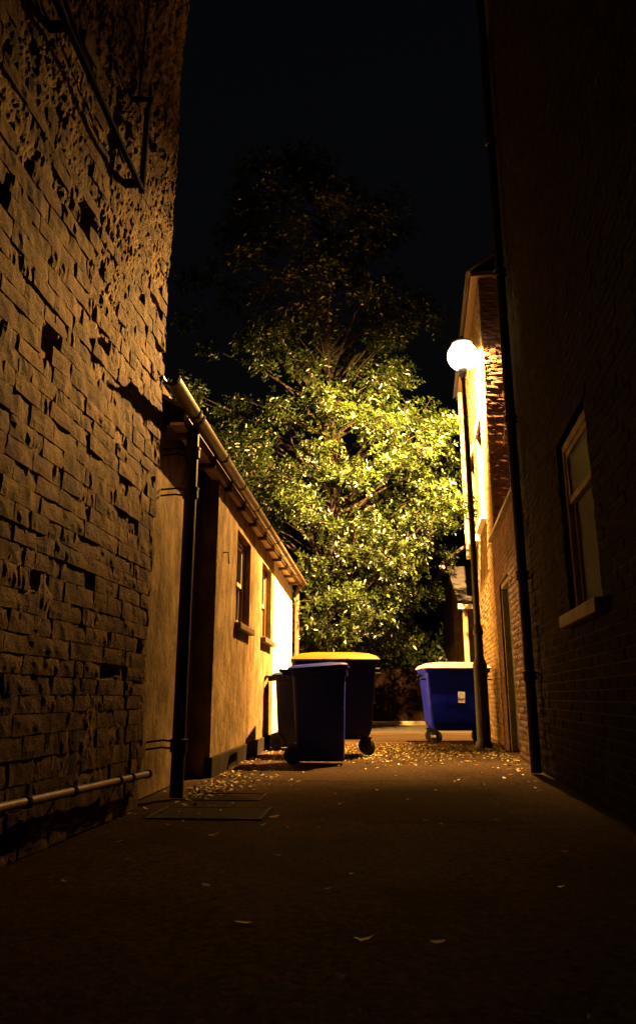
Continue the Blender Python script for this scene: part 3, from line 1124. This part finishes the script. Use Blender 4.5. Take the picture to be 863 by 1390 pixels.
# ================================================================== street lamp
lamp = thing('street_lamp', 'black street lamp post with a glaring lit globe in front of the brick house', 'street lamp', (LAMP.x, LAMP.y, 0))
mb = MB()
mb.lathe([(0.125, 0.0), (0.125, 0.05), (0.102, 0.08), (0.098, 1.10), (0.108, 1.13), (0.108, 1.17), (0.085, 1.22), (0.066, 1.27), (0.062, 1.62)], (0, 0, 0), 20)
mb.build('base', M['black_paint'], lamp, smooth=True)
mb = MB()
mb.lathe([(0.075, 1.60), (0.078, 1.66), (0.062, 1.72), (0.05, 1.76)], (0, 0, 0), 20)
mb.build('collar', M['black_paint'], lamp, smooth=True)
mb = MB()
mb.lathe([(0.048, 1.70), (0.044, 3.6), (0.038, 5.72), (0.05, 5.76), (0.05, 5.84)], (0, 0, 0), 16)
mb.build('shaft', M['black_paint'], lamp, smooth=True)
mb = MB()
FBX = 0.098
mb.box(-0.045, 0.045, -0.108, -0.094, 0.35, 0.85)
mb.build('service_door', M['black_paint'], lamp, bevel=0.004)
mb = MB()
mb.lathe([(0.05, 5.78), (0.075, 5.83), (0.085, 5.93), (0.08, 5.955)], (0, 0, 0), 24)
mb.build('lantern_cup', M['zinc'], lamp, smooth=True)
mb = MB()
prof = [(0.25 * math.cos(a), 6.18 + 0.25 * math.sin(a)) for a in np.linspace(-1.26, 1.0, 18)]
mb.lathe(prof, (0, 0, 0), 28)
mb.build('globe', M['glow'], lamp, smooth=True)
mb = MB()
mb.lathe([(0.17, 6.395), (0.175, 6.42), (0.10, 6.47), (0.03, 6.49), (0.03, 6.53), (0.012, 6.55)], (0, 0, 0), 24)
mb.build('canopy', M['zinc'], lamp, smooth=True)
bl = burner_light()
bl.parent = lamp
bl.location = (0, 0, 6.24)


# ================================================================== bins
def castor(parent, x, y, r=0.1, rz=0.3, tag_plate=False):
    T = Matrix.Translation((x, y, 0)) @ Matrix.Rotation(rz, 4, 'Z')
    f = MB()
    f.box(-0.05, 0.05, -0.045, 0.045, 2 * r + 0.01, 2 * r + 0.03, T)
    f.box(-0.035, 0.035, -0.042, -0.034, r - 0.02, 2 * r + 0.01, T)
    f.box(-0.035, 0.035, 0.034, 0.042, r - 0.02, 2 * r + 0.01, T)
    fo = f.build('castor', M['black_paint'], parent)
    w = MB()
    w.tube([T @ Vector((0.02, -0.028, r)), T @ Vector((0.02, -0.02, r)), T @ Vector((0.02, 0.02, r)), T @ Vector((0.02, 0.028, r))], [r * .88, r, r, r * .88], 20)
    w.build('wheel', M['rubber'], fo, smooth=True)
    if tag_plate:
        t = MB()
        t.box(-0.045, 0.035, -0.062, -0.058, r - 0.005, r + 0.03, T)
        t.build('reflector', M['sticker'], fo)


def big_bin(name, label, loc, rz, body_m, lid_m, sticker=False, W=1.12, D=0.78, H=1.08):
    b = thing(name, label, 'bin', loc, rz)
    hx, hy = W / 2, D / 2
    mb = MB()
    z0 = 0.22
    mb.loft([(z0, hx - 0.16, hy - 0.12, 0, 0, 0.05), (z0 + 0.03, hx - 0.13, hy - 0.09, 0, 0, 0.06), (z0 + 0.10, hx - 0.105, hy - 0.075, 0, 0, 0.06),
             (H - 0.06, hx - 0.045, hy - 0.045, 0, 0, 0.06), (H - 0.05, hx - 0.02, hy - 0.02, 0, 0, 0.06),
             (H - 0.02, hx - 0.015, hy - 0.015, 0, 0, 0.06), (H, hx - 0.005, hy - 0.005, 0, 0, 0.06)], 6)
    mb.build('body', body_m, b, smooth=True)
    mb = MB()
    mb.loft([(H + 0.002, hx + 0.008, hy + 0.008, 0, 0, 0.07), (H + 0.016, hx + 0.012, hy + 0.012, 0, 0, 0.07), (H + 0.06, hx - 0.03, hy - 0.04, 0, 0, 0.08),
             (H + 0.095, hx - 0.12, hy - 0.12, 0.0, 0.0, 0.10), (H + 0.112, hx - 0.26, hy - 0.22, 0, 0.0, 0.10)], 6)
    lid = mb.build('lid', lid_m, b, smooth=True)
    mb = MB()
    mb.tube([(-0.16, -hy - 0.008, H + 0.02), (-0.16, -hy - 0.04, H + 0.012), (0.16, -hy - 0.04, H + 0.012), (0.16, -hy - 0.008, H + 0.02)], 0.011, 8)
    mb.build('handle', lid_m, lid)
    for sx in (-1, 1):
        mb = MB()
        mb.tube([(sx * (hx - 0.03), 0, H - 0.10), (sx * (hx + 0.035), 0, H - 0.10)], 0.022, 10)
        mb.build('trunnion', M['black_paint'], b, smooth=True)
        mb = MB()
        mb.tube([(sx * (hx - 0.07), -hy * 0.6, H - 0.16), (sx * (hx + 0.02), -hy * 0.6, H - 0.16), (sx * (hx + 0.02), hy * 0.6, H - 0.16), (sx * (hx - 0.07), hy * 0.6, H - 0.16)], 0.012, 8)
        mb.build('side_handle', M['black_paint'], b, smooth=True)
        for sy in (-1, 1):
            castor(b, sx * (hx - 0.17), sy * (hy - 0.17), 0.095, 0.5 * sx, tag_plate=(sticker and sx < 0 and sy < 0))
    mb = MB()
    mb.box(-hx + 0.2, hx - 0.2, -hy + 0.14, hy - 0.14, z0 - 0.03, z0 + 0.004)
    mb.build('base_frame', M['black_paint'], b)
    if sticker:
        yf = -(hy - 0.060)
        T = Matrix.Translation((0.045, yf - 0.016, 0.70)) @ Matrix.Rotation(R(-5), 4, 'X') @ Matrix.Rotation(R(4), 4, 'Y')
        mb = MB()
        mb.box(-0.055, 0.055, -0.002, 0.002, -0.085, 0.085, T)
        s = mb.build('sticker', M['sticker'], b)
        for (x0, x1, z0_, z1_) in ((-0.03, 0.03, 0.045, 0.052), (-0.035, -0.03, -0.05, 0.04), (0.028, 0.033, -0.05, 0.04), (-0.028, 0.026, -0.056, -0.051)):
            mb = MB()
            mb.box(x0, x1, -0.0034, -0.0022, z0_, z1_, T)
            mb.build('print', M['ink'], s)
    return b


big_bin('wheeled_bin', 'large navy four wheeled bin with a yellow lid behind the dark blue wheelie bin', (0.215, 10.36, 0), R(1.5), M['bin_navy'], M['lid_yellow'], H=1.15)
big_bin('wheeled_bin', 'bright blue four wheeled bin with white sticker, behind the lamp post', (2.22, 13.05, 0), R(3), M['bin_cobalt'], M['lid_pale'], sticker=True, W=1.10, H=1.14)

def wheelie(label, loc, rz, m):
    wb = thing('wheelie_bin', label, 'bin', loc, rz)
    mb = MB()
    mb.loft([(0.03, 0.245, 0.21, 0.06, 0, 0.04), (0.06, 0.258, 0.225, 0.055, 0, 0.05), (0.60, 0.278, 0.248, 0.045, 0, 0.05),
             (0.93, 0.292, 0.265, 0.04, 0, 0.05), (0.935, 0.315, 0.285, 0.04, 0, 0.05), (0.985, 0.32, 0.29, 0.04, 0, 0.05), (0.99, 0.30, 0.27, 0.04, 0, 0.05)], 6)
    mb.build('body', m, wb, smooth=True)
    mb = MB()
    zt = lambda x, o: o + 0.06 * (x + 0.3)
    mb.loft([(lambda x: zt(x, 0.993), 0.335, 0.30, 0.03, 0, 0.06), (lambda x: zt(x, 1.012), 0.342, 0.305, 0.03, 0, 0.07), (lambda x: zt(x, 1.035), 0.31, 0.28, 0.03, 0, 0.08),
             (lambda x: zt(x, 1.048), 0.20, 0.2, 0.03, 0, 0.08)], 6)
    lid = mb.build('lid', m, wb, smooth=True)
    mb = MB()
    mb.box(0.33, 0.385, -0.12, 0.12, 1.018, 1.036)
    mb.build('lid_grip', m, lid, bevel=0.008)
    mb = MB()
    mb.tube([(-0.27, -0.24, 0.95), (-0.375, -0.24, 0.985), (-0.39, -0.2, 0.99), (-0.39, 0.2, 0.99), (-0.375, 0.24, 0.985), (-0.27, 0.24, 0.95)], 0.02, 10)
    mb.build('handle', m, wb, smooth=True)
    for y in (-0.24, 0.24):
        mb = MB()
        mb.box(-0.37, -0.26, y - 0.025, y + 0.025, 0.93, 1.0)
        mb.build('hinge_block', m, wb, bevel=0.012)
    for sy in (-1, 1):
        mb = MB()
        mb.tube([(-0.235, sy * 0.235, 0.1), (-0.235, sy * 0.245, 0.1), (-0.235, sy * 0.28, 0.1), (-0.235, sy * 0.288, 0.1)], [0.085, 0.1, 0.1, 0.085], 22)
        w = mb.build('wheel', M['rubber'], wb, smooth=True)
        mb = MB()
        mb.tube([(-0.235, sy * 0.286, 0.1), (-0.235, sy * 0.293, 0.1)], 0.055, 16)
        mb.build('hub', m, w)
    mb = MB()
    mb.tube([(-0.235, -0.27, 0.1), (-0.235, 0.27, 0.1)], 0.012, 8)
    mb.build('axle', M['zinc'], wb)


wheelie('dark blue two wheeled bin standing sideways in front of the yellow lidded bin', (-0.02, 9.06, 0), R(-3), M['bin_blue'])
wheelie('added two wheeled bin standing in for a dark shadow on the rendered wall, half hidden behind the other bins', (-0.36, 11.55, 0), R(4), M['bin_navy'])  # added bin, its dark shape stands in for a shadow on the wall

# ================================================================== ground covers and litter
cv = thing('drain_cover', 'slotted cast iron drain grating set in the asphalt in front of the downpipe', 'drain cover', (-0.68, 5.30, gz(-0.68, 5.30) - 0.005), R(-4))
mb = MB()
mb.box(-0.36, 0.36, -0.26, -0.235, -0.03, 0.014)
mb.box(-0.36, 0.36, 0.235, 0.26, -0.03, 0.014)
mb.box(-0.36, -0.335, -0.235, 0.235, -0.03, 0.014)
mb.box(0.335, 0.36, -0.235, 0.235, -0.03, 0.014)
mb.build('frame', M['cover'], cv)
for k in range(14):
    mb = MB()
    y = -0.225 + k * 0.033
    mb.box(-0.333, 0.333, y, y + 0.019, -0.03, 0.010)
    mb.build('bar', M['cover'], cv)
cv2 = thing('manhole_cover', 'dark flat rectangular manhole cover in the asphalt beyond the slotted grating', 'manhole cover', (-0.70, 6.12, gz(-0.70, 6.12) - 0.004), R(-4))
mb = MB()
mb.box(-0.28, 0.28, -0.19, 0.19, -0.03, 0.006)
mb.build('plate', M['plinth'], cv2)
for a in ((-0.30, 0.30, -0.21, -0.193), (-0.30, 0.30, 0.193, 0.21), (-0.30, -0.283, -0.193, 0.193), (0.283, 0.30, -0.193, 0.193)):
    mb = MB()
    mb.box(a[0], a[1], a[2], a[3], -0.03, 0.013)
    mb.build('rim', M['cover'], cv2)


def leaf_mesh(L, W, curl, seed):
    rnd = random.Random(seed)
    vs, fs = [], []
    n = 6
    for i in range(n + 1):
        t = i / n
        w = W * math.sin(math.pi * min(1, t * 0.92 + 0.04)) ** 0.8 * 0.5
        z = curl * 4 * (t - 0.5) ** 2 * L + rnd.uniform(-.002, .002)
        x = (t - 0.5) * L
        vs += [(x, -w, z + curl * 0.25 * L * rnd.uniform(.3, 1.2)), (x, 0, z), (x, w, z + curl * 0.25 * L * rnd.uniform(.3, 1.2))]
    for i in range(n):
        a = i * 3
        fs += [(a, a + 3, a + 4, a + 1), (a + 1, a + 4, a + 5, a + 2)]
    me = bpy.data.meshes.new('fallen_leaf')
    me.from_pydata(vs, [], fs)
    me.materials.append(M['dry_leaf'])
    for p in me.polygons:
        p.use_smooth = True
    return me


leafs = [leaf_mesh(random.uniform(.05, .075), random.uniform(.022, .038), random.uniform(.03, .16), i) for i in range(10)]


def put_leaf(x, y, sc=1.0, label=None, group='fallen leaves on the asphalt', i=None, rz=None):
    o = bpy.data.objects.new('fallen_leaf', leafs[i if i is not None else random.randrange(10)])
    COL.objects.link(o)
    o.location = (x, y, gz(x, y) + 0.006)
    o.rotation_euler = (random.uniform(-.25, .25), random.uniform(-.25, .25), rz if rz is not None else random.uniform(0, 6.28))
    o.scale = (sc, sc, sc)
    tag(o, label or 'small dry fallen leaf lying on the dark asphalt', 'leaf', group)
    return o


put_leaf(-0.245, 2.80, 1.0, 'single curled brown leaf lying alone on the asphalt nearest the camera', i=2, rz=0.1)
put_leaf(0.14, 2.62, 0.95, 'long flat dark leaf lying near the middle of the foreground asphalt', i=5, rz=0.0)
put_leaf(0.36, 2.60, 0.9, 'short dark leaf at the bottom of the foreground, beside the long one', i=7, rz=-0.2)
put_leaf(-0.55, 4.45, 1.1, 'pale twisted leaf on the asphalt in front of the drain grating', i=3, rz=0.2)
put_leaf(-0.27, 5.15, 1.0, 'bright pale leaf just beside the grating corner', i=1, rz=0.4)
for k in range(26):     # pile by the downpipe
    put_leaf(random.gauss(-0.86, 0.13), random.gauss(6.6, 0.5), random.uniform(.7, 1.1), 'dry leaf heaped at the foot of the rendered wall by the downpipe', 'leaves heaped by the downpipe')
for k in range(16):
    put_leaf(random.uniform(-1.25, -0.7), random.uniform(4.6, 5.5), random.uniform(.6, 1.0))
for k in range(22):
    put_leaf(random.uniform(-0.8, -0.1), random.uniform(6.4, 8.2), random.uniform(.6, 1.0))
for k in range(34):
    y = random.uniform(6.4, 9.5)
    put_leaf(random.uniform(0.4, 1.0 + .12 * y), y, random.uniform(.6, 1.0))
for k in range(30):
    put_leaf(random.uniform(-1.2, 1.2), random.uniform(3.2, 6.5), random.uniform(.4, .8))
for k in range(14):
    put_leaf(random.gauss(2.05, 0.1), random.gauss(8.3, 0.6), random.uniform(.7, 1.0), 'pale leaf drifted against the foot of the dark brick wall', 'leaves along the dark wall')


def scatter_leaves(name, pos, size, m, up=None, kindlab=None, seed=1, aspect=0.5, parent=None, dirs=None):
    """many small folded leaves in one mesh (two triangles a half)"""
    g = np.random.default_rng(seed)
    n = len(pos)
    if dirs is None:
        dirs = g.normal(size=(n, 3))
    d = dirs / np.linalg.norm(dirs, axis=1, keepdims=True)
    r = g.normal(size=(n, 3))
    if up is not None:
        r = r * 0.5 + up
    side = np.cross(d, r)
    side /= np.linalg.norm(side, axis=1, keepdims=True) + 1e-9
    nor = np.cross(side, d)
    sz = (size * g.uniform(0.65, 1.25, n))[:, None]
    w = sz * aspect * 0.5
    base = pos
    tip = pos + d * sz
    mid = pos + d * sz * 0.5
    l = mid + side * w + nor * w * 0.35
    rr = mid - side * w + nor * w * 0.35
    V = np.stack([base, l, tip, rr], 1).reshape(-1, 3).astype(np.float32)
    k = np.arange(n) * 4
    F = np.stack([k, k + 2, k + 1, k, k + 3, k + 2], 1).reshape(-1).astype(np.int32)
    me = bpy.data.meshes.new(name)
    me.vertices.add(len(V))
    me.vertices.foreach_set('co', V.ravel())
    me.loops.add(len(F))
    me.loops.foreach_set('vertex_index', F)
    me.polygons.add(len(F) // 3)
    me.polygons.foreach_set('loop_start', np.arange(0, len(F), 3, dtype=np.int32))
    me.polygons.foreach_set('loop_total', np.full(len(F) // 3, 3, dtype=np.int32))
    me.update(calc_edges=True)
    me.materials.append(m)
    o = link(name, me, parent)
    return o


# trampled leaf litter round the bins
P = []
g = np.random.default_rng(5)
for (cx, cy, sx, sy, n) in ((1.2, 10.6, 1.2, 0.7, 800), (1.3, 11.7, 1.3, 0.5, 1300), (0.3, 9.9, 0.6, 0.5, 300), (2.3, 11.6, 0.5, 0.4, 500),
                            (2.35, 9.6, 0.12, 0.8, 260), (-0.75, 8.2, 0.2, 1.0, 160), (-0.88, 6.7, 0.12, 0.5, 160)):
    q = np.column_stack([g.normal(cx, sx, n), g.normal(cy, sy, n), np.zeros(n)])
    q = q[(q[:, 0] < 1.1 + .13 * q[:, 1]) & (q[:, 0] > -1.4 + .061 * q[:, 1]) & (q[:, 1] < 13.6) & (q[:, 1] > 5)]
    P.append(q)
P = np.concatenate(P)
P[:, 2] = [gz(x, y) + 0.004 for x, y, _ in P]
dirs = g.normal(size=(len(P), 3)) * np.array([1, 1, 0.18])
dirs[:, 2] = abs(dirs[:, 2])
o = scatter_leaves('leaf_litter', P, 0.045, M['litter'], up=np.array([0, 0, 3.0]), dirs=dirs, aspect=0.6)
tag(o, 'trodden yellow leaf litter strewn over the ground round the bins', 'leaf litter', None, 'stuff')

# ================================================================== tree
tree = thing('evergreen_tree', 'big evergreen tree with lamp lit yellow green leaves rising behind the bins', 'tree', (0.3, 17.8, 0))
TO = Vector((0.3, 17.8, 0))
mb = MB()
trunk = [(0, 0, 0), (0.05, 0.0, 1.2), (-0.1, 0.05, 3.0), (0.05, 0, 5.5), (-0.1, 0.1, 8.5), (0, 0, 12.5)]
mb.tube(trunk, [0.34, 0.25, 0.21, 0.17, 0.12, 0.03], 12)
mb.build('trunk', M['bark'], tree, smooth=True)
g = np.random.default_rng(11)


def crown_radius(z):
    # outline of the crown from the ground to its top
    zs_ = [1.5, 2.2, 3.2, 4.5, 6.0, 7.5, 9.0, 10.5, 12.0, 13.4, 14.6]
    rs_ = [1.2, 2.2, 2.6, 2.95, 3.1, 3.2, 3.2, 3.0, 2.6, 1.9, 0.6]
    return float(np.interp(z, zs_, rs_))


clumps = []
limb = MB()
while len(clumps) < 250:
    z = g.uniform(1.7, 14.4)
    if g.random() > 1.25 - z / 16:
        continue
    a = g.uniform(-math.pi, math.pi)
    if g.random() < 0.45:
        a = g.uniform(-math.pi * 0.98, -0.02)     # front half gets more boughs in view
    rad = crown_radius(z) * (g.uniform(0.25, 1.0) ** 0.6)
    wob = 1 + 0.22 * noise.noise(Vector((math.cos(a) * 1.6, math.sin(a) * 1.6, z * 0.55)))
    x, y = rad * wob * math.cos(a) * 1.05 - 0.45, rad * wob * math.sin(a)
    clumps.append((x, y, z, g.uniform(0.28, 0.56)))
# boughs that reach out, as the photograph shows them
for (x, z, y) in ((2.0, 4.9, -2.6), (2.35, 4.55, -2.8), (2.65, 4.35, -2.9), (1.6, 4.2, -2.6), (1.75, 5.6, -2.7), (2.2, 6.1, -2.6), (0.6, 5.0, -2.9), (0.9, 5.9, -2.9),
                  (0.2, 6.4, -2.9), (1.2, 5.3, -2.8), (-0.5, 5.2, -2.8), (-0.3, 4.1, -2.8), (0.4, 3.6, -2.6), (1.2, 3.3, -2.5), (0.3, 2.7, -2.4), (-0.3, 2.6, -2.2), (0.8, 2.3, -2.1), (1.5, 3.7, -2.5)):
    clumps.append((x, y, z, 0.42))
pos, dr = [], []
for (x, y, z, r) in clumps:
    root = Vector((0, 0, max(0.8, z - 0.5 * math.hypot(x, y))))
    c = Vector((x, y, z))
    midp = root.lerp(c, 0.5) + Vector((g.normal() * .1, g.normal() * .1, 0.12))
    limb.tube([root, midp, c], [0.035, 0.02, 0.008], 5, caps=False)
    out = Vector((x, y, 0)).normalized() if math.hypot(x, y) > .1 else Vector((0, -1, 0))
    nt_ = int(70 * (r / 0.45) ** 2)
    # twig ends of the bough: flattened, drooping outward
    for k in range(nt_):
        v = Vector((g.normal(), g.normal(), g.normal() * 0.5))
        v = v.normalized() * r * (g.random() ** 0.45)
        e = c + v * 1.25 + out * 0.1
        e.z -= 0.25 * max(0, v.dot(out))
        tw = (v + out * 0.3 + Vector((0, 0, 0.25))).normalized()
        if k % 6 == 0:
            limb.tube([c, e], [0.008, 0.003], 3, caps=False)
        nl = 7
        ref = Vector((0, 0, 1)) if abs(tw.z) < .9 else Vector((1, 0, 0))
        u = tw.cross(ref).normalized()
        w = tw.cross(u)
        ph = g.uniform(0, 6.28)
        for q in range(nl):
            an = ph + q * 2.4
            dd = tw * g.uniform(0.15, 0.7) + (u * math.cos(an) + w * math.sin(an))
            pos.append(tuple(e - tw * 0.02 * q))
            dr.append(tuple(dd))
pos, dr = np.array(pos), np.array(dr)
print('leaves', len(pos))
scatter_leaves('crown', pos, 0.105, M['leaf'], seed=3, aspect=0.42, parent=tree, dirs=dr)
limb.build('limb', M['bark'], tree)

# dark hedge closing the far side of the road
g = np.random.default_rng(21)
n = 26000
hx_ = g.uniform(-9, 4.2, n)
hy_ = 23.9 + g.normal(0, 0.35, n)
top = 3.6 + 0.7 * np.sin(hx_ * 1.3) + 0.4 * np.sin(hx_ * 3.1 + 1)
hz_ = g.random(n) * top
o = scatter_leaves('hedge', np.column_stack([hx_, hy_, hz_]), 0.17, M['hedge'], seed=8, aspect=0.6)
tag(o, 'tall dark hedge behind the garden wall across the road', 'hedge', None, 'stuff')
